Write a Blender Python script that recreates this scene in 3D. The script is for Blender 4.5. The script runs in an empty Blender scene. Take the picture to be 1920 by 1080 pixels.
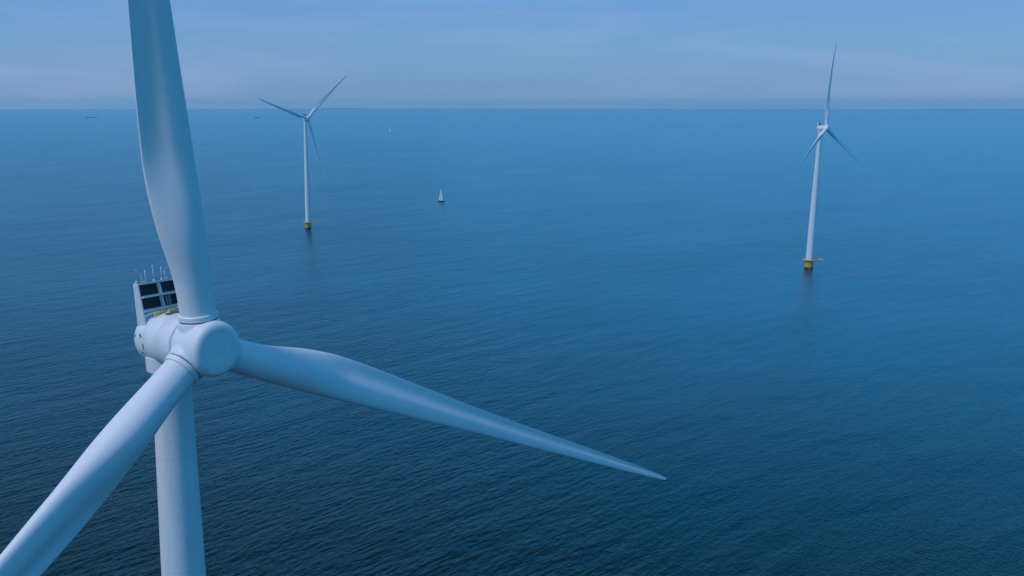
import bpy, bmesh, math, random
from mathutils import Vector, Matrix
random.seed(7)
R = math.radians
sc = bpy.context.scene
COL = sc.collection

# ------------------------------------------------------------------ camera
F_PX, PX0, CAM_H = 1684.0, 820.0, 133.0          # focal length / principal column in 1920-px units
cam_d = bpy.data.cameras.new('camera')
cam_d.sensor_width = 36.0
cam_d.lens = F_PX / 1920 * 36
cam_d.shift_x = (960 - PX0) / 1920
cam_d.clip_start = 0.5
cam_d.clip_end = 200000
cam = bpy.data.objects.new('camera', cam_d)
COL.objects.link(cam)
cam.location = (0, 0, CAM_H)
cam.rotation_euler = (math.pi / 2 - math.atan(348 / F_PX), 0, 0)
sc.camera = cam

# ------------------------------------------------------------------ sun and sky
SUN_EL, SUN_AZ = R(53), R(-121)                   # azimuth clockwise from +Y: the sun stands to the left, a little behind the camera
sdir = Vector((math.sin(SUN_AZ) * math.cos(SUN_EL), math.cos(SUN_AZ) * math.cos(SUN_EL), math.sin(SUN_EL)))
sun_d = bpy.data.lights.new('sun', 'SUN')
sun_d.energy = 2.0
sun_d.angle = R(9)
sun_d.color = (0.84, 0.76, 0.82)
sun = bpy.data.objects.new('sun', sun_d)
COL.objects.link(sun)
sun.rotation_euler = (-sdir).to_track_quat('-Z', 'Y').to_euler()

world = bpy.data.worlds.new('World')
sc.world = world
world.use_nodes = True
wt = world.node_tree
wt.nodes.clear()
def wn(t, **k):
    n = wt.nodes.new(t)
    for a, b in k.items(): setattr(n, a, b)
    return n
sky = wn('ShaderNodeTexSky', sky_type='NISHITA', sun_disc=False)
sky.sun_elevation, sky.sun_rotation = SUN_EL, SUN_AZ
sky.altitude, sky.air_density, sky.dust_density, sky.ozone_density = 130, 1.0, 1.2, 2.0
tint = wn('ShaderNodeMix', data_type='RGBA', blend_type='MULTIPLY')
tint.inputs[0].default_value = 1
tint.inputs[7].default_value = (0.60, 0.86, 1.12, 1)
wt.links.new(sky.outputs[0], tint.inputs[6])
veil = wn('ShaderNodeMix', data_type='RGBA')      # thin even veil of high haze over the sky
veil.inputs[0].default_value = 0.55
veil.inputs[7].default_value = (1.9, 3.9, 7.6, 1)
wt.links.new(tint.outputs[2], veil.inputs[6])
tc = wn('ShaderNodeTexCoord')
sp0 = wn('ShaderNodeSeparateXYZ'); wt.links.new(tc.outputs['Generated'], sp0.inputs[0])
mx0 = wn('ShaderNodeMath', operation='MAXIMUM'); mx0.inputs[1].default_value = 0.02
wt.links.new(sp0.outputs[2], mx0.inputs[0])
cb0 = wn('ShaderNodeCombineXYZ')
for i_ in (0, 1): wt.links.new(sp0.outputs[i_], cb0.inputs[i_])
wt.links.new(mx0.outputs[0], cb0.inputs[2])
wt.links.new(cb0.outputs[0], sky.inputs[0])
mp = wn('ShaderNodeMapping')
mp.inputs['Scale'].default_value = (1.2, 1.2, 9.0)
wt.links.new(tc.outputs['Generated'], mp.inputs[0])
nz = wn('ShaderNodeTexNoise')
nz.inputs['Scale'].default_value = 2.2
nz.inputs['Detail'].default_value = 7
nz.inputs['Roughness'].default_value = 0.62
nz.inputs['Distortion'].default_value = 0.5
wt.links.new(mp.outputs[0], nz.inputs['Vector'])
cr = wn('ShaderNodeValToRGB')
cr.color_ramp.elements[0].position = 0.44
cr.color_ramp.elements[1].position = 0.74
cr.color_ramp.elements[1].color = (0.36, 0.36, 0.36, 1)
wt.links.new(nz.outputs['Fac'], cr.inputs[0])
cl = wn('ShaderNodeMix', data_type='RGBA')        # wisps of cloud
cl.inputs[7].default_value = (4.6, 5.2, 8.0, 1)
wt.links.new(cr.outputs[0], cl.inputs[0])
wt.links.new(veil.outputs[2], cl.inputs[6])
sepz = wn('ShaderNodeSeparateXYZ')
wt.links.new(tc.outputs['Generated'], sepz.inputs[0])
er = wn('ShaderNodeValToRGB')                     # unseen sky above the rim shaped by height to light the sea and blades
els = er.color_ramp.elements
els[0].position, els[0].color = 0.0, (1.05, 1.09, 1.11, 1)
els[1].position, els[1].color = 0.75, (0.48, 0.66, 0.74, 1)
e2 = els.new(0.10); e2.color = (0.92, 1.02, 1.10, 1)
for p_, c_ in ((0.17, (0.52, 1.70, 1.85, 1)), (0.28, (0.40, 2.70, 2.90, 1)), (0.37, (0.36, 1.65, 1.72, 1)), (0.49, (0.30, 0.56, 0.50, 1))):
    els.new(p_).color = c_
wt.links.new(sepz.outputs[2], er.inputs[0])
deep = wn('ShaderNodeMix', data_type='RGBA', blend_type='MULTIPLY')
deep.inputs[0].default_value = 1
wt.links.new(cl.outputs[2], deep.inputs[6])
wt.links.new(er.outputs[0], deep.inputs[7])
bg = wn('ShaderNodeBackground')
bg.inputs['Strength'].default_value = 0.085
# red cut from the unseen sky at right, added to colour the sea bluer
az = wn('ShaderNodeMapRange'); az.inputs[1].default_value = -0.25; az.inputs[2].default_value = 0.6
wt.links.new(sepz.outputs[0], az.inputs[0])
up = wn('ShaderNodeMapRange'); up.inputs[1].default_value = 0.108; up.inputs[2].default_value = 0.14
wt.links.new(sepz.outputs[2], up.inputs[0])
azup = wn('ShaderNodeMath', operation='MULTIPLY')
dn = wn('ShaderNodeMapRange'); dn.inputs[1].default_value = 0.38; dn.inputs[2].default_value = 0.60
dn.inputs[3].default_value = 1.0; dn.inputs[4].default_value = 0.25
wt.links.new(sepz.outputs[2], dn.inputs[0])
updn = wn('ShaderNodeMath', operation='MULTIPLY')
wt.links.new(up.outputs[0], updn.inputs[0]); wt.links.new(dn.outputs[0], updn.inputs[1])
wt.links.new(az.outputs[0], azup.inputs[0]); wt.links.new(updn.outputs[0], azup.inputs[1])
pure = wn('ShaderNodeMix', data_type='RGBA', blend_type='MULTIPLY')
pure.inputs[7].default_value = (0.08, 0.96, 1.06, 1)
wt.links.new(azup.outputs[0], pure.inputs[0]); wt.links.new(deep.outputs[2], pure.inputs[6])
wt.links.new(pure.outputs[2], bg.inputs['Color'])
wo = wn('ShaderNodeOutputWorld')
wt.links.new(bg.outputs[0], wo.inputs['Surface'])

sc.view_settings.view_transform = 'Standard'
sc.view_settings.look = 'None'
sc.view_settings.exposure = 0.0
sc.view_settings.gamma = 1.0
sc.cycles.volume_bounces = 2
sc.cycles.max_bounces = 8

# ------------------------------------------------------------------ helpers
EARTH = 6371000.0
def drop(x, y): return -(x * x + y * y) / (2 * EARTH)

def link_obj(name, me, mat=None, parent=None, smooth=True):
    o = bpy.data.objects.new(name, me)
    COL.objects.link(o)
    if mat is not None:
        me.materials.clear(); me.materials.append(mat)
    if parent is not None: o.parent = parent
    if smooth:
        for p in me.polygons: p.use_smooth = True
    return o

def make(name, bm, mat=None, parent=None, smooth=True, sharp=35):
    me = bpy.data.meshes.new(name)
    bmesh.ops.recalc_face_normals(bm, faces=bm.faces)
    if smooth:
        for e in bm.edges:
            if len(e.link_faces) == 2 and e.calc_face_angle(0) > R(sharp): e.smooth = False
    bm.to_mesh(me); bm.free()
    return link_obj(name, me, mat, parent, smooth)

def empty(name, loc, rz=0, parent=None):
    o = bpy.data.objects.new(name, None)
    COL.objects.link(o)
    o.location = loc; o.rotation_euler = (0, 0, rz)
    if parent: o.parent = parent
    return o

def tag(o, label=None, cat=None, group=None, kind=None):
    for k, v in (('label', label), ('category', cat), ('group', group), ('kind', kind)):
        if v: o[k] = v
    return o

def box(bm, c, s, M=None):
    """box centred c, size s, optional matrix"""
    r = bmesh.ops.create_cube(bm, size=1)
    m = Matrix.Translation(Vector(c)) @ Matrix.Diagonal((*s, 1))
    if M is not None: m = M @ m
    bmesh.ops.transform(bm, matrix=m, verts=r['verts'])
    return r['verts']

def tube(bm, a, b, r, r2=None, seg=10, caps=True):
    a, b = Vector(a), Vector(b)
    d = b - a
    q = d.to_track_quat('Z', 'Y').to_matrix().to_4x4()
    m = Matrix.Translation((a + b) / 2) @ q
    bmesh.ops.create_cone(bm, cap_ends=caps, segments=seg, radius1=r, radius2=r if r2 is None else r2, depth=d.length, matrix=m)

def lathe(bm, prof, seg=64, axis='Z', closed_ends=True):
    """prof: list of (radius, height). axis Z or Y"""
    rings = []
    for r, h in prof:
        if r < 1e-5:
            rings.append([bm.verts.new((0, 0, h) if axis == 'Z' else (0, h, 0))]); continue
        ring = []
        for i in range(seg):
            t = 2 * math.pi * i / seg
            ring.append(bm.verts.new((r * math.cos(t), r * math.sin(t), h) if axis == 'Z' else (r * math.cos(t), h, r * math.sin(t))))
        rings.append(ring)
    for a, b in zip(rings, rings[1:]):
        if len(a) == 1 and len(b) == 1: continue
        for i in range(seg):
            j = (i + 1) % seg
            if len(a) == 1: bm.faces.new((a[0], b[i], b[j]))
            elif len(b) == 1: bm.faces.new((a[i], a[j], b[0]))
            else: bm.faces.new((a[i], a[j], b[j], b[i]))

def torus(bm, r, t, z, seg=48, seg2=8, arc=(0, 2 * math.pi)):
    full = arc[1] - arc[0] > 6.28
    n = seg if full else seg + 1
    rings = []
    for i in range(n):
        a = arc[0] + (arc[1] - arc[0]) * i / seg
        rings.append([bm.verts.new(((r + t * math.cos(b)) * math.cos(a), (r + t * math.cos(b)) * math.sin(a), z + t * math.sin(b)))
                      for b in [2 * math.pi * j / seg2 for j in range(seg2)]])
    for i in range(n if full else n - 1):
        A, B = rings[i], rings[(i + 1) % n]
        for j in range(seg2):
            k = (j + 1) % seg2
            bm.faces.new((A[j], B[j], B[k], A[k]))
    if not full:
        bm.faces.new(rings[0]); bm.faces.new(rings[-1])

# ------------------------------------------------------------------ materials
class NT:
    def __init__(s, name):
        s.m = bpy.data.materials.new(name); s.m.use_nodes = True
        s.t = s.m.node_tree
        s.b = s.t.nodes['Principled BSDF']
    def n(s, typ, **k):
        x = s.t.nodes.new(typ)
        for a, b in k.items(): setattr(x, a, b)
        return x
    def l(s, a, b): s.t.links.new(a, b)
    def math(s, op, a, b=None, c=None):
        x = s.n('ShaderNodeMath', operation=op)
        for i, v in enumerate((a, b, c)):
            if v is None: continue
            if isinstance(v, (int, float)): x.inputs[i].default_value = v
            else: s.l(v, x.inputs[i])
        return x.outputs[0]
    def noise(s, vec, scale, detail=4, rough=.55, mscale=(1, 1, 1), rot=(0, 0, 0)):
        mp = s.n('ShaderNodeMapping', vector_type='TEXTURE'); mp.inputs['Scale'].default_value = tuple(1 / q for q in mscale); mp.inputs['Rotation'].default_value = rot
        s.l(vec, mp.inputs[0])
        x = s.n('ShaderNodeTexNoise'); x.inputs['Scale'].default_value = scale
        x.inputs['Detail'].default_value = detail; x.inputs['Roughness'].default_value = rough
        s.l(mp.outputs[0], x.inputs['Vector'])
        return x.outputs['Fac']
    def ramp(s, fac, p0, c0, p1, c1):
        x = s.n('ShaderNodeValToRGB')
        e = x.color_ramp.elements
        e[0].position, e[0].color = p0, (*c0, 1)
        e[1].position, e[1].color = p1, (*c1, 1)
        s.l(fac, x.inputs[0]); return x.outputs[0]
    def mix(s, fac, a, b):
        x = s.n('ShaderNodeMix', data_type='RGBA')
        if isinstance(fac, (int, float)): x.inputs[0].default_value = fac
        else: s.l(fac, x.inputs[0])
        for i, v in ((6, a), (7, b)):
            if isinstance(v, tuple): x.inputs[i].default_value = (*v, 1)
            else: s.l(v, x.inputs[i])
        return x.outputs[2]

def paint(name, col, rough=.38, seams_axis=None, seams=(), w=.012, radial=(), grime=.10, streak='Z'):
    """painted steel / gelcoat with faint weathering and dark hairline seams"""
    n = NT(name)
    tcn = n.n('ShaderNodeTexCoord')
    v = tcn.outputs['Object']
    ms = {'Z': (1, 1, .12), 'Y': (1, .12, 1)}[streak]
    g = n.noise(v, 1.3, 6, .6, ms)
    g2 = n.noise(v, .35, 4, .6)
    dark = tuple(c * (1 - grime) for c in col)
    c = n.mix(n.ramp(g, .35, (0, 0, 0), .75, (1, 1, 1)), col, dark)
    c = n.mix(n.ramp(g2, .4, (0, 0, 0), .8, (.5, .5, .5)), c, tuple(x * (1 - grime * 1.2) for x in col))
    mask = None
    sep = n.n('ShaderNodeSeparateXYZ'); n.l(v, sep.inputs[0])
    for s_ in seams:
        d = n.math('ABSOLUTE', n.math('SUBTRACT', sep.outputs['XYZ'.index(seams_axis)], s_))
        m = n.math('LESS_THAN', d, w)
        mask = m if mask is None else n.math('MAXIMUM', mask, m)
    if radial:
        rr = n.math('SQRT', n.math('ADD', n.math('MULTIPLY', sep.outputs[0], sep.outputs[0]), n.math('MULTIPLY', sep.outputs[2], sep.outputs[2])))
        fr = n.math('LESS_THAN', sep.outputs[1], -1.6)
        for r_ in radial:
            d = n.math('ABSOLUTE', n.math('SUBTRACT', rr, r_))
            m = n.math('MULTIPLY', n.math('LESS_THAN', d, w), fr)
            mask = m if mask is None else n.math('MAXIMUM', mask, m)
    if mask is not None:
        c = n.mix(n.math('MULTIPLY', mask, .4), c, (.14, .17, .2))
    n.l(c, n.b.inputs['Base Color'])
    n.b.inputs['Roughness'].default_value = rough
    n.l(n.ramp(g2, .3, (rough - .05,) * 3, .8, (rough + .12,) * 3), n.b.inputs['Roughness'])
    bp = n.n('ShaderNodeBump'); bp.inputs['Strength'].default_value = .05; bp.inputs['Distance'].default_value = .02
    n.l(n.noise(v, 2.0, 3), bp.inputs['Height']); n.l(bp.outputs[0], n.b.inputs['Normal'])
    return n.m

def plain(name, col, rough=.5, metal=0.0, var=.25, scale=3):
    n = NT(name)
    v = n.n('ShaderNodeTexCoord').outputs['Object']
    g = n.noise(v, scale, 6, .65)
    n.l(n.mix(n.ramp(g, .35, (0, 0, 0), .7, (1, 1, 1)), col, tuple(c * (1 - var) for c in col)), n.b.inputs['Base Color'])
    n.b.inputs['Roughness'].default_value = rough
    n.b.inputs['Metallic'].default_value = metal
    return n.m

WHITE = (.74, .77, .79)
M_tower = paint('tower_paint', WHITE, .48, 'Z', [20.5, 41, 61, 80, 95.6, 105.4], .014, streak='Z', grime=.09)
M_blade = paint('blade_gelcoat', (.76, .78, .80), .6, grime=.07)
M_hub = paint('hub_shell', WHITE, .5, radial=(1.38, .45), w=.014, grime=.05, streak='Y')
M_nac = paint('nacelle_shell', WHITE, .38, 'Y', [2.55, 4.75, 7.6], .016, grime=.07, streak='Y')
M_white = paint('white_steel', (.7, .74, .77), .42, grime=.12)
M_frame = plain('galvanised_frame', (.50, .54, .57), .45, .0, .15)
M_dark = plain('radiator_black', (.012, .015, .02), .55, 0, .4, 12)
M_gap = plain('rubber_seal', (.10, .11, .12), .7)
M_yellow = plain('yellow_paint', (.95, .41, .02), .45, 0, .18, .8)
M_railY = plain('yellow_rail', (.85, .62, .05), .45, 0, .15)
M_orange = plain('orange_steel', (.72, .26, .06), .5, 0, .3)
M_deck = plain('grating', (.60, .56, .50), .6, 0, .3)
M_rust = plain('algae_band', (.07, .045, .02), .75, 0, .5, 1.5)
M_hatch = plain('hatch_mat', (.10, .12, .09), .8)
M_mark = plain('emblem_ink', (.02, .06, .12), .5)

# ------------------------------------------------------------------ sea
def sea_material():
    n = NT('sea_water')
    v = n.n('ShaderNodeNewGeometry').outputs['Position']
    wdir = R(42)                                  # wind axis; crests run across it
    rot = (0, 0, wdir)                            # texture X runs along the crests
    big = n.noise(v, 1.0, 2, .5, (.03, .10, .05), rot)
    mid = n.noise(v, 1.0, 3, .58, (.16, .50, .3), rot)
    mid2 = n.noise(v, 1.0, 2, .5, (.20, .55, .3), (0, 0, wdir + R(22)))
    crs = n.noise(v, 1.0, 2, .5, (.2, .5, .3), (0, 0, wdir + R(75)))
    fine = n.noise(v, 1.0, 3, .6, (.9, 1.9, 1), rot)
    patch = n.noise(v, 1.0, 3, .55, (.004, .011, .01), rot)
    fine2 = n.noise(v, 1.0, 3, .6, (.35, 1.15, 1), (0, 0, R(-38)))
    mid3 = n.noise(v, 1.0, 3, .6, (.24, .85, .3), rot)
    def total(*pairs):
        h = None
        for f, k in pairs:
            t_ = n.math('MULTIPLY', f, k); h = t_ if h is None else n.math('ADD', h, t_)
        return h
    swell = n.noise(v, 1.0, 2, .5, (.010, .034, .03), (0, 0, wdir - R(12)))
    hl = total((swell, .9), (big, 1.6), (mid, 1.05), (mid2, .5), (crs, .32), (fine, .14))      # open to the wind
    hr = total((swell, .9), (big, .95), (mid, .28), (mid3, .34), (fine2, .26), (fine, .10))     # calmer, crossed by a second small sea
    sx = n.n('ShaderNodeSeparateXYZ'); n.l(v, sx.inputs[0])
    edge = n.math('ADD', sx.outputs[0], n.math('MULTIPLY', patch, 120))
    lee = n.n('ShaderNodeMapRange', interpolation_type='SMOOTHSTEP'); n.l(edge, lee.inputs[0])
    lee.inputs[1].default_value = 10; lee.inputs[2].default_value = 190
    hm = n.n('ShaderNodeMix'); n.l(lee.outputs[0], hm.inputs[0]); n.l(hl, hm.inputs[2]); n.l(hr, hm.inputs[3])
    h = n.math('MULTIPLY', hm.outputs[0], n.ramp(patch, .3, (.65,) * 3, .7, (1.2,) * 3))
    bp = n.n('ShaderNodeBump'); bp.inputs['Strength'].default_value = 1.0; bp.inputs['Distance'].default_value = 1.0
    n.l(h, bp.inputs['Height']); n.l(bp.outputs[0], n.b.inputs['Normal'])
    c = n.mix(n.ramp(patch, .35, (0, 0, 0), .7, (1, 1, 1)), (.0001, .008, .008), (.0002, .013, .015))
    # base colour painted brighter and bluer with distance, standing in for reflected sky light
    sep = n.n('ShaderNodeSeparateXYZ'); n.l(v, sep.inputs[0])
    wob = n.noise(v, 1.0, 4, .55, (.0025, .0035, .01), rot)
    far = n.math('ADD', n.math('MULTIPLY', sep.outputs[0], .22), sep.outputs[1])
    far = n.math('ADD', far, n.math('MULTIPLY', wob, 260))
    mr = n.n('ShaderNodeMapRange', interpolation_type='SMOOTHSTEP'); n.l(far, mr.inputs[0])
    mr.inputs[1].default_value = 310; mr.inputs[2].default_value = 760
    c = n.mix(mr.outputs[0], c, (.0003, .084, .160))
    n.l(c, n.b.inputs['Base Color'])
    n.b.inputs['Roughness'].default_value = .2
    n.b.inputs['IOR'].default_value = 1.333
    return n.m
bm = bmesh.new()
rad = [0]
r = 12.0
while r < 48000:
    rad.append(r); r *= 1.07
rings = []
NS = 180
for r in rad:
    if r == 0: rings.append([bm.verts.new((0, 0, 0))]); continue
    rings.append([bm.verts.new((r * math.cos(2 * math.pi * i / NS), r * math.sin(2 * math.pi * i / NS), -r * r / 2 / EARTH)) for i in range(NS)])
for a, b in zip(rings, rings[1:]):
    for i in range(NS):
        j = (i + 1) % NS
        if len(a) == 1: bm.faces.new((a[0], b[i], b[j]))
        else: bm.faces.new((a[i], b[i], b[j], a[j]))
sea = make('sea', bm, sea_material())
tag(sea, kind='structure')

# ------------------------------------------------------------------ far shores: low wooded dike lines at the horizon
def px_ray(px, py):
    p = math.atan(348 / F_PX)
    x = px - PX0; y = py - 540
    return Vector((x, F_PX * math.cos(p) - y * math.sin(p), -(y * math.cos(p) + F_PX * math.sin(p))))
def on_sea(px, py):
    d = px_ray(px, py)
    # solve CAM_H + t*dz = -(t^2)(dx^2+dy^2)/(2R)
    a = (d.x ** 2 + d.y ** 2) / (2 * EARTH); b = d.z; c = CAM_H
    disc = max(b * b - 4 * a * c, 0)
    t = (-b - math.sqrt(disc)) / (2 * a)
    return Vector((d.x * t, d.y * t, CAM_H + d.z * t))
M_shore = plain('far_shore_land', (.035, .06, .035), .9, 0, .4, .002)
def shore(px0, px1, dist, hmax, seed):
    rnd = random.Random(seed)
    bm = bmesh.new()
    n = max(8, int((px1 - px0) / 3))
    fr, bk = [], []
    for i in range(n + 1):
        f = i / n
        d = px_ray(px0 + (px1 - px0) * f, 200); d.z = 0; d.normalize()
        env = min(1, f * 6, (1 - f) * 6)
        dd = dist * (1 + .03 * math.sin(f * 5 + seed))
        h = hmax * env * (.55 + .45 * rnd.random())
        a, b = d * dd, d * (dd + 1500)
        za = drop(a.x, a.y)
        fr.append((bm.verts.new((a.x, a.y, za - 2)), bm.verts.new((a.x + d.x * 60, a.y + d.y * 60, za + h))))
        bk.append((bm.verts.new((b.x, b.y, za - 30)), bm.verts.new((b.x - d.x * 60, b.y - d.y * 60, za + h * .9))))
    for i in range(n):
        bm.faces.new((fr[i][0], fr[i + 1][0], fr[i + 1][1], fr[i][1]))
        bm.faces.new((fr[i][1], fr[i + 1][1], bk[i + 1][1], bk[i][1]))
        bm.faces.new((bk[i][1], bk[i + 1][1], bk[i + 1][0], bk[i][0]))
    o = make('far_shore', bm, M_shore, smooth=False)
    tag(o, kind='structure')
shore(596, 690, 36000, 10, 2)
shore(1720, 2000, 37000, 5, 3)

# ------------------------------------------------------------------ wind turbine
TILT, CONE, OV, BEND, RR = R(3.5), R(3), 4.7, 2.9, 65.0

def interp(tab, x):
    for (x0, y0), (x1, y1) in zip(tab, tab[1:]):
        if x <= x1:
            t = (x - x0) / (x1 - x0); t = t * t * (3 - 2 * t) if False else t
            return y0 + (y1 - y0) * t
    return tab[-1][1]
def smooth_tab(tab, x, k=1.2):
    return (interp(tab, max(tab[0][0], x - k)) + 2 * interp(tab, x) + interp(tab, min(tab[-1][0], x + k))) / 4

CH = [(2.6, 2.62), (4.3, 2.64), (6.2, 2.86), (8.5, 3.35), (10.5, 3.66), (13, 3.80), (16, 3.68), (20, 3.38), (26, 2.88), (33, 2.36), (42, 1.86), (50, 1.50), (58, 1.05), (62, .74), (64, .5), (64.8, .34), (65, .24)]
TH = [(2.6, 1.0), (4.3, 1.0), (7, .86), (10, .64), (14, .46), (20, .35), (30, .27), (45, .21), (65, .17)]
TW = [(2.6, 13), (8, 13), (14, 11), (22, 8), (32, 5), (45, 2.5), (56, .5), (65, -1)]
PA = [(2.6, .5), (5, .49), (8.5, .385), (13, .33), (20, .315), (30, .31), (65, .28)]         # pitch axis position from leading edge
FB = [(2.6, .0), (5, .02), (8, .075), (13, .07), (18, .045), (26, .02), (65, .01)]       # trailing-edge thickness, of chord

def blade_mesh(pitch=R(0)):
    bm = bmesh.new()
    rs = [2.6 + i * .5 for i in range(36)]
    while rs[-1] < 63: rs.append(rs[-1] + 1.4)
    rs = [r for r in rs if r < 63.4] + [63.6, 64.2, 64.6, 64.85, 65.0]
    N = 30
    rings = []
    for r in rs:
        c = smooth_tab(CH, r) if r < 63 else interp(CH, r)
        t = smooth_tab(TH, r); b = R(smooth_tab(TW, r)) + pitch; pa = smooth_tab(PA, r); fb = smooth_tab(FB, r)
        w = max(0, min(1, (r - 3.8) / 11.0)); w = w * w * (3 - 2 * w)            # circle -> airfoil
        pts = []
        for i in range(2 * N + 1):
            sgn = 1 if i <= N else -1
            a = math.pi * i / N  # trailing edge -> leading edge -> trailing edge
            x = .5 * (1 + math.cos(a))
            yt = 5 * t * (.2969 * math.sqrt(x) - .126 * x - .3516 * x * x + .2843 * x ** 3 - .1036 * x ** 4)
            camber = .035 * 4 * x * (1 - x) * max(0, min(1, (r - 8) / 12))
            yt2 = yt + fb * x * .5
            ya = camber + sgn * yt2
            if sgn < 0:                             # cusped pressure side
                hol = math.sin(math.pi * min(1, max(0, (x - .42) / .58))) ** 1.5
                ya = camber - yt2 * .86 + hol * .052 * max(0, min(1, (r - 8) / 9))
            yc = .5 * math.sin(a) + sgn * .0015 * x
            pts.append((x, yc * (1 - w) + ya * w))
        k = max(0, min(1, (r - 6) / (RR - 6)))
        bend = BEND * (r / RR) ** 3
        ring = []
        for x, y in pts:
            cx = (pa - x) * c                       # +x towards leading edge
            cy = y * c                              # suction side is downwind (+y)
            X = cx * math.cos(b) + cy * math.sin(b)
            Y = -cx * math.sin(b) + cy * math.cos(b)
            ring.append(bm.verts.new((X, Y - bend, r * (1 + .012 * (r - 2.6) / 62))))
        rings.append(ring)
    for A, B in zip(rings, rings[1:]):
        n = len(A)
        for i in range(n):
            j = (i + 1) % n
            bm.faces.new((A[i], A[j], B[j], B[i]))
    bm.faces.new(rings[0]); bm.faces.new(rings[-1])
    return bm

def build_turbine():
    root = empty('wind_turbine', (0, 0, 0))
    H = 115.0
    # --- foundation and tower (turning with the root; plan rotation corrected per turbine)
    bm = bmesh.new()
    lathe(bm, [(0, -6), (3.22, -6), (3.22, 1.75), (3.24, 1.8), (3.24, 1.81)], 64)
    make('splash_band', bm, M_rust, root)
    bm = bmesh.new()
    lathe(bm, [(3.24, 1.80), (3.25, 1.85), (3.25, 6.9), (3.42, 7.1), (3.42, 7.5), (0, 7.5)], 64)
    make('foundation', bm, M_yellow, root)
    bm = bmesh.new()
    prof = [(2.78, 7.9), (2.74, 18), (2.62, 35), (2.38, 55), (2.10, 75), (1.83, 92), (1.64, 103), (1.53, 110), (1.50, 112.9), (1.7, 113.0), (1.7, 113.3)]
    pr = [(2.95, 7.88), (2.95, 8.1)]
    z = 8.1
    while z < 112.5:
        pr.append((interp([(b, a) for a, b in prof], z), z)); z += 3.0
    pr += [(1.52, 112.8), (1.75, 112.9), (1.75, 113.6)]
    lathe(bm, pr, 72)
    tower = make('tower', bm, M_tower, root)
    # door with dark frame on the tower above the platform
    plat = empty('work_platform', (0, 0, 0), 0, root)
    bm = bmesh.new()
    lathe(bm, [(2.9, 7.52), (5.0, 7.52), (5.0, 7.86), (2.9, 7.86), (2.9, 7.52)], 48)
    box(bm, (7.3, 0, 7.69), (5.6, 3.6, .34))
    for s in (-1, 1):
        tube(bm, (3.2, s * 1.2, 5.2), (9.2, s * 1.2, 7.5), .14)
    make('deck', bm, M_deck, plat)
    bm = bmesh.new()
    a0 = R(24)
    for zz in (8.45, 9.0):
        torus(bm, 4.9, .05, zz, 60, 6, (a0, 2 * math.pi - a0))
        for s in (-1, 1):
            tube(bm, (4.5, s * 1.75, zz), (10.0, s * 1.75, zz), .05, seg=6)
        tube(bm, (10.0, -1.75, zz), (10.0, 1.75, zz), .05, seg=6)
    for i in range(19):
        a = a0 + (2 * math.pi - 2 * a0) * i / 18
        tube(bm, (4.9 * math.cos(a), 4.9 * math.sin(a), 7.86), (4.9 * math.cos(a), 4.9 * math.sin(a), 9.0), .05, seg=6)
    for x in (4.6, 6.4, 8.2, 10.0):
        for s in (-1, 1): tube(bm, (x, s * 1.75, 7.86), (x, s * 1.75, 9.0), .05, seg=6)
    make('railing', bm, M_orange, plat)
    bm = bmesh.new()
    tube(bm, (4.3, -.9, 7.86), (4.3, -.9, 11.0), .22)
    tube(bm, (4.3, -.9, 10.9), (8.4, .6, 9.5), .15)
    tube(bm, (4.3, -.9, 9.2), (6.2, -.2, 10.2), .08)
    box(bm, (4.3, -.9, 10.9), (.6, .6, .5))
    make('davit_crane', bm, M_orange, plat)
    bm = bmesh.new()
    for (x, y, sx, sy, sz) in ((6.0, .7, 1.5, 1.1, 1.0), (8.3, -.5, 1.0, 1.4, .8)):
        v = box(bm, (x, y, 7.86 + sz / 2), (sx, sy, sz))
    bmesh.ops.bevel(bm, geom=bm.edges[:], offset=.06, segments=1, affect='EDGES')
    make('equipment_box', bm, plain('box_paint', (.55, .42, .30), .5), plat)
    bm = bmesh.new()
    for y in (-.55, .55):
        tube(bm, (.0 + y, -3.95, -3), (y, -3.95, 7.6), .17)
        for zz in (1.6, 6.4): tube(bm, (y, -3.95, zz), (y, -3.2, zz), .12)
    for k in range(24): tube(bm, (-.3, -3.75, .4 + k * .3), (.3, -3.75, .4 + k * .3), .03, seg=6)
    make('boat_landing', bm, M_yellow, plat)
    bm = bmesh.new()
    bmv = box(bm, (0, 0, 0), (.95, .10, 2.1))
    bmesh.ops.bevel(bm, geom=bm.edges[:], offset=.04, segments=2, affect='EDGES')
    bmesh.ops.transform(bm, matrix=Matrix.Rotation(R(35), 4, 'Z') @ Matrix.Translation((0, -2.80, 9.2)), verts=bm.verts)
    make('tower_door', bm, plain('door_paint', (.22, .26, .30), .5), plat)

    # --- nacelle (axis along local Y, rotor side = -Y)
    top = Matrix.Translation((0, 0, H)) @ Matrix.Rotation(-TILT, 4, 'X')
    def placed(o, m=None):
        o.matrix_local = top if m is None else top @ m
        return o
    bm = bmesh.new()
    # generator ring, long barrel, slightly tapered rounded tail
    lathe(bm, [(0, -3.50), (2.02, -3.50), (2.12, -3.44), (2.15, -3.3), (2.16, -1.65), (2.13, -1.62), (2.13, -1.58), (2.16, -1.55),
               (2.16, .44), (2.13, .47), (2.13, .51), (2.15, .54), (2.12, 1.2), (2.02, 1.7), (1.82, 2.1), (1.48, 2.42), (.9, 2.62), (0, 2.68)], 80, 'Y')
    tube(bm, (0, 0, -1.2), (0, .05, -2.35), 1.95, 1.9, seg=48)
    nac = make('nacelle', bm, paint('nacelle_shell_paint', WHITE, .5, 'Y', [-1.6, .49], .02, grime=.07, streak='Y'), root, sharp=50)
    placed(nac)
    # shield behind spinner
    bm = bmesh.new()
    lathe(bm, [(0, -3.59), (2.04, -3.59), (2.04, -3.505), (0, -3.505)], 64, 'Y')
    placed(make('rotor_seal', bm, M_frame, root))
    # hatch + mat on the roof
    bm = bmesh.new()
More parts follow.
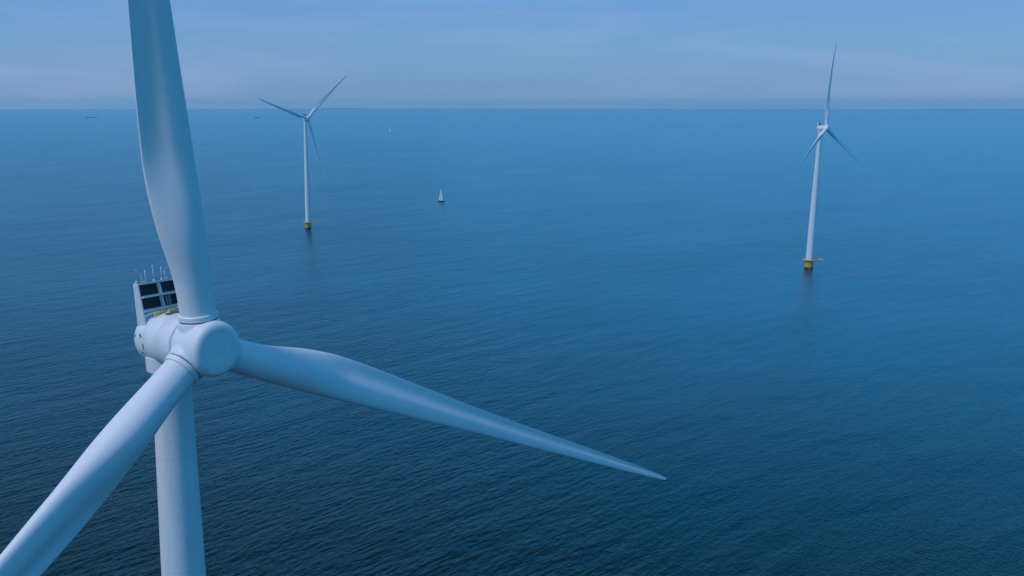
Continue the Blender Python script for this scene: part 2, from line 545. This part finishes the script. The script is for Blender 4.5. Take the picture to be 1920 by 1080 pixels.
    box(bm, (0, 0, 0), (1.25, .60, .06))
    bmesh.ops.bevel(bm, geom=bm.edges[:], offset=.02, segments=1, affect='EDGES')
    bmesh.ops.transform(bm, matrix=Matrix.Translation((.08, -.85, 2.18)) @ Matrix.Rotation(R(14), 4, 'Z'), verts=bm.verts)
    placed(make('roof_hatch', bm, M_hatch, root))
    bm = bmesh.new()
    for (x0, x1, y0, y1) in ((-1.05, -.05, -.10, -.05), (.20, 1.10, .0, .05)):
        for zz in (2.28,):
            tube(bm, (x0, y0, zz), (x1, y1, zz), .055, seg=8)
        for f in (0, .5, 1):
            x = x0 + (x1 - x0) * f; y = y0 + (y1 - y0) * f
            tube(bm, (x, y, 1.7), (x, y, 2.28), .04, seg=8)
        box(bm, ((x0 + x1) / 2, (y0 + y1) / 2 + .14, 2.19), (x1 - x0, .24, .07))
    placed(make('roof_rail', bm, M_railY, root))
    # cooler at the tail: two side fins, frame with four dark radiator panels
    cool = empty('cooler', (0, 0, 0), 0, root)
    placed(cool, Matrix.Translation((.17, 0, 0)))
    ZT, ZM, ZB = 4.55, 3.48, 2.45
    def yf(z): return .50 + (z - ZB) * .27            # leaning frame front
    for s in (-1, 1):
        bm = bmesh.new()
        prof = [(.28, .95), (yf(ZT) - .12, ZT + .02), (1.62, ZT + .02), (1.62, .95)]
        xs = ((1.74, 1.87) if s > 0 else (-1.87, -1.74))
        vs = []
        for x_ in xs: vs.append([bm.verts.new((x_ * (1.02 if k in (1, 2) else 1.0), y_, z_)) for k, (y_, z_) in enumerate(prof)])
        bm.faces.new(vs[0]); bm.faces.new(vs[1][::-1])
        for i in range(4): bm.faces.new((vs[0][i], vs[0][(i + 1) % 4], vs[1][(i + 1) % 4], vs[1][i]))
        bmesh.ops.bevel(bm, geom=bm.edges[:], offset=.04, segments=2, affect='EDGES')
        make('side_fin', bm, M_white, cool)
    bm = bmesh.new()
    def bar(x0, x1, z0, z1, dy=.22, off=0):
        zc = (z0 + z1) / 2
        M = Matrix.Translation((0, yf(zc) + off, zc)) @ Matrix.Rotation(-math.atan(.27), 4, 'X')
        box(bm, ((x0 + x1) / 2, 0, 0), (x1 - x0, dy, z1 - z0), M)
    bar(-1.735, 1.735, ZT - .14, ZT, .36, .12)
    bar(-1.735, 1.735, ZM - .06, ZM + .06, .55, -.08)
    bar(-1.735, 1.735, ZB - .08, ZB + .06, .36, -.03)
    for z0, z1 in ((ZB + .06, ZM - .06), (ZM + .06, ZT - .14)):
        bar(-.10, .10, z0 + .003, z1 - .003, .16, .06)
        bar(1.42, 1.55, z0 + .003, z1 - .003, .16, .05)
    make('frame', bm, M_frame, cool, smooth=False)
    for (x0, x1) in ((-1.73, -.10), (.10, 1.42)):
        for z0, z1 in ((ZB + .06, ZM - .06), (ZM + .06, ZT - .14)):
            bm = bmesh.new()
            bar(x0 + .004, x1 - .004, z0 + .004, z1 - .004, .10, .30)
            # fine fins
            k = z0 + .12
            while k < z1 - .06:
                bar(x0 + .05, x1 - .05, k, k + .02, .03, .235); k += .14
            make('radiator_panel', bm, M_dark, cool, smooth=False)
    bm = bmesh.new()
    for k in range(5): tube(bm, (.28, yf(2.56 + k * .17) + .02, 2.56 + k * .17), (.72, yf(2.56 + k * .17) + .02, 2.56 + k * .17), .03, seg=6)
    for x in (.36, .62): tube(bm, (x, yf(2.5) + .06, 2.5), (x, yf(3.36) + .06, 3.36), .022, seg=6)
    make('ladder', bm, M_frame, cool)
    for x, h, rr in ((-.98, 1.0, .034), (-.28, 1.12, .034), (.42, 1.06, .034)):
        bm = bmesh.new()
        tube(bm, (x, yf(ZT) + .2, ZT), (x, yf(ZT) + .2, ZT + h), rr, rr * .8, seg=8)
        if abs(x + .28) < .01: box(bm, (x, yf(ZT) + .2, ZT + h + .06), (.12, .12, .14))
        tube(bm, (x, yf(ZT) + .2, ZT), (x, yf(ZT) + .2, ZT + .12), .10, seg=10)
        make('mast', bm, M_white, cool)
    for x, s in ((-1.25, -1), (.80, 1)):
        bm = bmesh.new()
        tube(bm, (x, yf(ZT) + .35, ZT), (x, yf(ZT) + .35, ZT + .68), .035, seg=8)
        tube(bm, (x, yf(ZT) + .35, ZT + .68), (x + s * .5, yf(ZT) + .35, ZT + 1.12), .018, seg=6)
        tube(bm, (x - .1, yf(ZT) + .35, ZT + .05), (x + .25, yf(ZT) + .1, ZT + .12), .04, seg=6)
        make('wind_sensor', bm, M_frame, cool)
    for x in (-1.62, 1.62):
        bm = bmesh.new()
        lathe(bm, [(0, 0), (.08, 0), (.08, .05), (.065, .13), (.03, .17), (0, .18)], 16)
        bmesh.ops.translate(bm, verts=bm.verts, vec=(x, yf(ZT) + .5, ZT + .02))
        make('beacon', bm, M_white, cool)
    # round emblem printed on the side of the tail: broken ring of dashes, a thin raised film
    emb = empty('emblem', (0, 0, 0), 0, root)
    placed(emb)
    def dash(a0, a1, r0, r1, cy=1.0, cz=-.1):
        bm = bmesh.new(); n = 6; vs = []
        for k in range(n + 1):
            a = a0 + (a1 - a0) * k / n
            for r_ in (r0, r1):
                y = cy + r_ * math.cos(a); zz = cz + r_ * math.sin(a)
                rad = interp([(-1, 2.15), (.54, 2.15), (1.2, 2.12), (1.7, 2.02), (2.1, 1.82)], y) + .012
                vs.append(bm.verts.new((-math.sqrt(max(rad * rad - zz * zz, .01)), y, zz)))
        for k in range(n): bm.faces.new((vs[2 * k], vs[2 * k + 1], vs[2 * k + 3], vs[2 * k + 2]))
        bmesh.ops.solidify(bm, geom=bm.faces[:], thickness=.006)
        make('dash', bm, M_mark, emb)
    for a0, a1 in ((.6, .95), (1.75, 2.25), (3.0, 3.6), (4.1, 4.4)):
        dash(a0, a1, .72, .85)
    dash(2.0, 2.12, .5, .70)

    # --- rotor
    rot = empty('rotor', (0, 0, 0), 0, root)
    return root, rot, top

def hub_mesh():
    bm = bmesh.new()
    lathe(bm, [(0, 1.10), (2.0, 1.10), (2.12, 1.0), (2.13, 0), (2.13, -1.35), (2.10, -1.75), (1.99, -2.04), (1.80, -2.20), (1.55, -2.26), (0, -2.28)], 72, 'Y')
    return bm
def hub_full():
    bm = hub_mesh()
    for k in range(3):
        M = Matrix.Rotation(R(120) * k, 4, 'Y') @ Matrix.Rotation(CONE, 4, 'X')
        b2 = bmesh.new()
        lathe(b2, [(0, .2), (1.62, .2), (1.56, 1.7), (1.47, 2.16), (0, 2.16)], 56)
        bmesh.ops.transform(b2, matrix=M, verts=b2.verts)
        me = bpy.data.meshes.new('tmp'); b2.to_mesh(me); b2.free()
        bm.from_mesh(me); bpy.data.meshes.remove(me)
    return bm

root0, rot0, TOP = build_turbine()
# the rotor pivot itself is only a helper frame: parts go straight under the turbine
bpy.data.objects.remove(rot0)

def add_rotor(root, theta):
    base = TOP @ Matrix.Translation((0, -OV, 0)) @ Matrix.Rotation(theta, 4, 'Y')
    hub = make('hub', hub_full(), M_hub, root, sharp=180)
    rm = hub.modifiers.new('fuse', 'REMESH'); rm.mode = 'VOXEL'; rm.voxel_size = .075; rm.use_smooth_shade = True
    sm = hub.modifiers.new('soften', 'SMOOTH'); sm.factor = .6; sm.iterations = 14
    hub.matrix_local = base
    bm = bmesh.new()
    blade_me = None
    for k in range(3):
        M = base @ Matrix.Rotation(R(120) * k, 4, 'Y') @ Matrix.Rotation(CONE, 4, 'X')
        if blade_me is None:
            b = make('blade', blade_mesh(), M_blade, root, sharp=60); blade_me = b.data
            bm = bmesh.new()
            lathe(bm, [(1.2, 2.22), (1.45, 2.22), (1.48, 2.25), (1.46, 2.57), (1.41, 2.62), (1.2, 2.62), (1.2, 2.22)], 64)
            bm2 = bmesh.new()
            lathe(bm2, [(1.2, 2.1), (1.43, 2.1), (1.43, 2.215), (1.2, 2.215), (1.2, 2.1)], 64)
            c = make('root_collar', bm, M_hub, b)
            g = make('root_seal', bm2, M_gap, b)
            collar_me, seal_me = c.data, g.data
        else:
            b = link_obj('blade', blade_me, None, root, False)
            c = link_obj('root_collar', collar_me, None, b, False)
            g = link_obj('root_seal', seal_me, None, b, False)
        b.matrix_local = M
add_rotor(root0, R(-4.13))

def copy_tree(o, parent=None):
    c = o.copy(); COL.objects.link(c)
    ml = o.matrix_local.copy()
    if parent is not None:
        c.parent = parent; c.matrix_parent_inverse = o.matrix_parent_inverse.copy(); c.matrix_local = ml
    for ch in list(o.children): copy_tree(ch, c)
    return c

GROUP = 'white offshore wind turbines standing in the sea'
SPEC = [  # x, y, yaw, rotor angle, hub height offset, label
    (-21.2, 68.7, 47.5, -4.7, -0.3, 'huge near wind turbine, its hub, tail cooler and blades filling the left foreground'),
    (302.9, 721.0, 40.5, .7, -2.0, 'distant wind turbine on the right with one blade pointing straight up'),
    (-138.3, 955.5, 41.8, 48.1, 1.5, 'farthest wind turbine, left of the sailboats, with two blades raised in a V'),
]
def set_turbine(root, sp, first=False):
    x, y, yaw, th, dz, lab = sp
    root.location = (x, y, drop(x, y))
    root.rotation_euler = (0, 0, R(yaw))
    k = (115 + dz) / 115
    dT = R(th + 4.13)
    pivot = TOP @ Matrix.Translation((0, -OV, 0))
    spin = pivot @ Matrix.Rotation(dT, 4, 'Y') @ pivot.inverted()
    for ch in root.children:
        nm = ch.name.split('.')[0]
        if nm in ('hub', 'blade'): ch.matrix_local = Matrix.Translation((0, 0, dz)) @ spin @ ch.matrix_local
        elif nm in ('nacelle', 'rotor_seal', 'roof_hatch', 'roof_rail', 'cooler', 'emblem'): ch.matrix_local = Matrix.Translation((0, 0, dz)) @ ch.matrix_local
        elif nm == 'tower': ch.location.z = 7.88 * (1 - k); ch.scale.z = k
        elif nm == 'work_platform': ch.rotation_euler = (0, 0, R(-yaw - 8))
    tag(root, lab, 'wind turbine', GROUP)
bpy.context.view_layer.update()
others = [copy_tree(root0) for _ in SPEC[1:]]
bpy.context.view_layer.update()
for r_, s_ in zip([root0] + others, SPEC): set_turbine(r_, s_)

# ------------------------------------------------------------------ boats
M_sail = plain('sailcloth', (.92, .92, .91), .8, 0, .05)
M_hullD = plain('navy_hull', (.012, .018, .035), .35, 0, .2)
M_hullW = plain('white_hull', (.75, .76, .76), .35, 0, .1)
M_spar = plain('aluminium_spar', (.5, .52, .55), .35, .6, .1)
M_teak = plain('teak_deck', (.30, .22, .14), .7)

def hull_mesh(L, B, D, fine=.9):
    bm = bmesh.new()
    n = 16
    rings = []
    for i in range(n + 1):
        f = i / n                                   # 0 stern .. 1 bow
        w = B / 2 * (max(0.0, 1 - max(0, (f - .38) / .62) ** 2.2)) * (1 - .28 * max(0, (.38 - f) / .38) ** 2)
        w = max(w, .02)
        sheer = D * (1 + .22 * (f - .4) ** 2 * 2)
        x = -L / 2 + L * f
        rings.append([bm.verts.new(p) for p in ((x, -w, sheer), (x - .0, -w * .93, sheer * .4), (x, -w * .6, -.25), (x, 0, -.5 * (1 - .6 * f)),
                                                (x, w * .6, -.25), (x, w * .93, sheer * .4), (x, w, sheer))])
    for A, Bq in zip(rings, rings[1:]):
        for j in range(6): bm.faces.new((A[j], Bq[j], Bq[j + 1], A[j + 1]))
        bm.faces.new((A[6], Bq[6], Bq[0], A[0]))
    bm.faces.new(rings[0]); bm.faces.new(rings[-1])
    return bm

def sail_mesh(pts_luff, pts_leech, belly):
    """curved triangular sail between luff and leech polylines, with cloth thickness"""
    bm = bmesh.new()
    n, m = len(pts_luff), 8
    g = []
    for a, b in zip(pts_luff, pts_leech):
        a, b = Vector(a), Vector(b)
        g.append([bm.verts.new(a + (b - a) * k / m + Vector((0, belly * math.sin(math.pi * k / m) * min(1, (b - a).length / 2), 0))) for k in range(m + 1)])
    for A, B in zip(g, g[1:]):
        for k in range(m): bm.faces.new((A[k], A[k + 1], B[k + 1], B[k]))
    bmesh.ops.solidify(bm, geom=bm.faces[:], thickness=.03)
    return bm

def sailboat(loc, rz, scale, hullmat, label):
    root = empty('sailboat', loc, rz)
    root.scale = (scale,) * 3
    make('hull', hull_mesh(11.0, 3.5, 1.15), hullmat, root)
    bm = bmesh.new()
    v = box(bm, (.3, 0, 1.35), (4.2, 1.9, .62)); bmesh.ops.bevel(bm, geom=bm.edges[:], offset=.16, segments=3, affect='EDGES')
    box(bm, (-3.2, 0, 1.2), (2.4, 1.6, .2))
    make('cabin', bm, M_hullW, root)
    bm = bmesh.new()
    tube(bm, (.9, 0, 1.0), (.75, 0, 16.0), .10, .06)
    for z in (6.5, 11.0): tube(bm, (.85, -.8, z), (.85, .8, z), .04, seg=6)
    make('mast', bm, M_spar, root)
    bm = bmesh.new(); tube(bm, (.9, 0, 2.5), (-4.0, .5, 2.4), .09); make('boom', bm, M_spar, root)
    n = 14
    luff = [(.80 - .15 * i / n, 0, 2.7 + 13.0 * i / n) for i in range(n + 1)]
    leech = []
    for i in range(n + 1):
        f = i / n
        leech.append((.65 - 4.55 * (1 - f) ** .92 - .35 * math.sin(math.pi * f), .5 * (1 - f), 2.6 + 13.1 * f))
    make('mainsail', sail_mesh(luff, leech, .35), M_sail, root)
    luff = [(5.2 - 4.35 * i / n, 0, 1.5 + 12.5 * i / n) for i in range(n + 1)]
    leech = [(.1 + .75 * i / n, .9 * (1 - i / n), 1.9 + 12.1 * i / n) for i in range(n + 1)]
    make('jib', sail_mesh(luff, leech, .4), M_sail, root)
    tag(root, label, 'sailboat', 'sailboats with white sails on open water')
    return root
sailboat(on_sea(827, 378), R(130), 1.08, M_hullD, 'nearest sailboat, tall white sails over a dark hull, between the two far turbines')
sailboat(on_sea(731, 247.5), R(158), 1.15, M_hullW, 'small white sailboat farther out, lower of the two near the horizon')
sailboat(on_sea(744, 227), R(150), 1.2, M_hullW, 'tiniest white sailboat, the farthest one just under the horizon')

def barge(loc, rz, L, Wd, label, name='barge'):
    root = empty(name, loc, rz)
    bm = bmesh.new()
    n = 14; rings = []
    for i in range(n + 1):
        f = i / n
        w = Wd / 2 * min(1, .55 + f * 6, (1 - f) * 7 + .2)
        x = -L / 2 + L * f
        hgt = 3.0 + (1.6 if f > .93 else 0) + (1.0 if f < .1 else 0)
        rings.append([bm.verts.new(p) for p in ((x, -w, hgt), (x, -w * .97, -1), (x, w * .97, -1), (x, w, hgt))])
    for A, B in zip(rings, rings[1:]):
        for j in range(3): bm.faces.new((A[j], B[j], B[j + 1], A[j + 1]))
        bm.faces.new((A[3], B[3], B[0], A[0]))
    bm.faces.new(rings[0]); bm.faces.new(rings[-1])
    make('hull', bm, plain('barge_hull', (.02, .03, .045), .5), root, smooth=False)
    bm = bmesh.new()
    box(bm, (L * .02, 0, 3.7), (L * .68, Wd * .8, 1.4))
    for k in range(9): box(bm, (-L * .3 + k * L * .08, 0, 4.6), (L * .07, Wd * .74, .4))
    make('hatch_covers', bm, plain('cover_grey', (.12, .14, .16), .6), root, smooth=False)
    bm = bmesh.new()
    box(bm, (-L * .42, 0, 6.0), (L * .10, Wd * .7, 4.2)); box(bm, (-L * .41, 0, 9.0), (L * .05, Wd * .55, 1.9))
    bmesh.ops.bevel(bm, geom=bm.edges[:], offset=.2, segments=1, affect='EDGES')
    make('wheelhouse', bm, plain('wheelhouse_paint', (.16, .18, .2), .5), root, smooth=False)
    bm = bmesh.new(); tube(bm, (L * .45, 0, 4), (L * .45, 0, 9), .2); make('bow_mast', bm, M_spar, root)
    tag(root, label, 'ship')
    return root
barge(on_sea(172, 220.5), R(4), 105, 11, 'long low dark cargo barge far off, left of the near turbine blade')
barge(on_sea(483, 221), R(20), 48, 8, 'short dark ship far off, under the left blade tip of the farthest turbine')

# ------------------------------------------------------------------ haze
bm = bmesh.new()
box(bm, (0, 0, (-330 + 215) / 2), (104000, 104000, 545))
hz = make('haze', bm, None, smooth=False)
hm = bpy.data.materials.new('haze_air'); hm.use_nodes = True
ht = hm.node_tree; ht.nodes.clear()
pv = ht.nodes.new('ShaderNodeVolumePrincipled')
pv.inputs['Color'].default_value = (.82, .95, 1, 1)
pv.inputs['Density'].default_value = 2.3e-5
pv.inputs['Anisotropy'].default_value = .3
ho = ht.nodes.new('ShaderNodeOutputMaterial')
ht.links.new(pv.outputs[0], ho.inputs['Volume'])
hz.data.materials.append(hm)
tag(hz, kind='stuff')
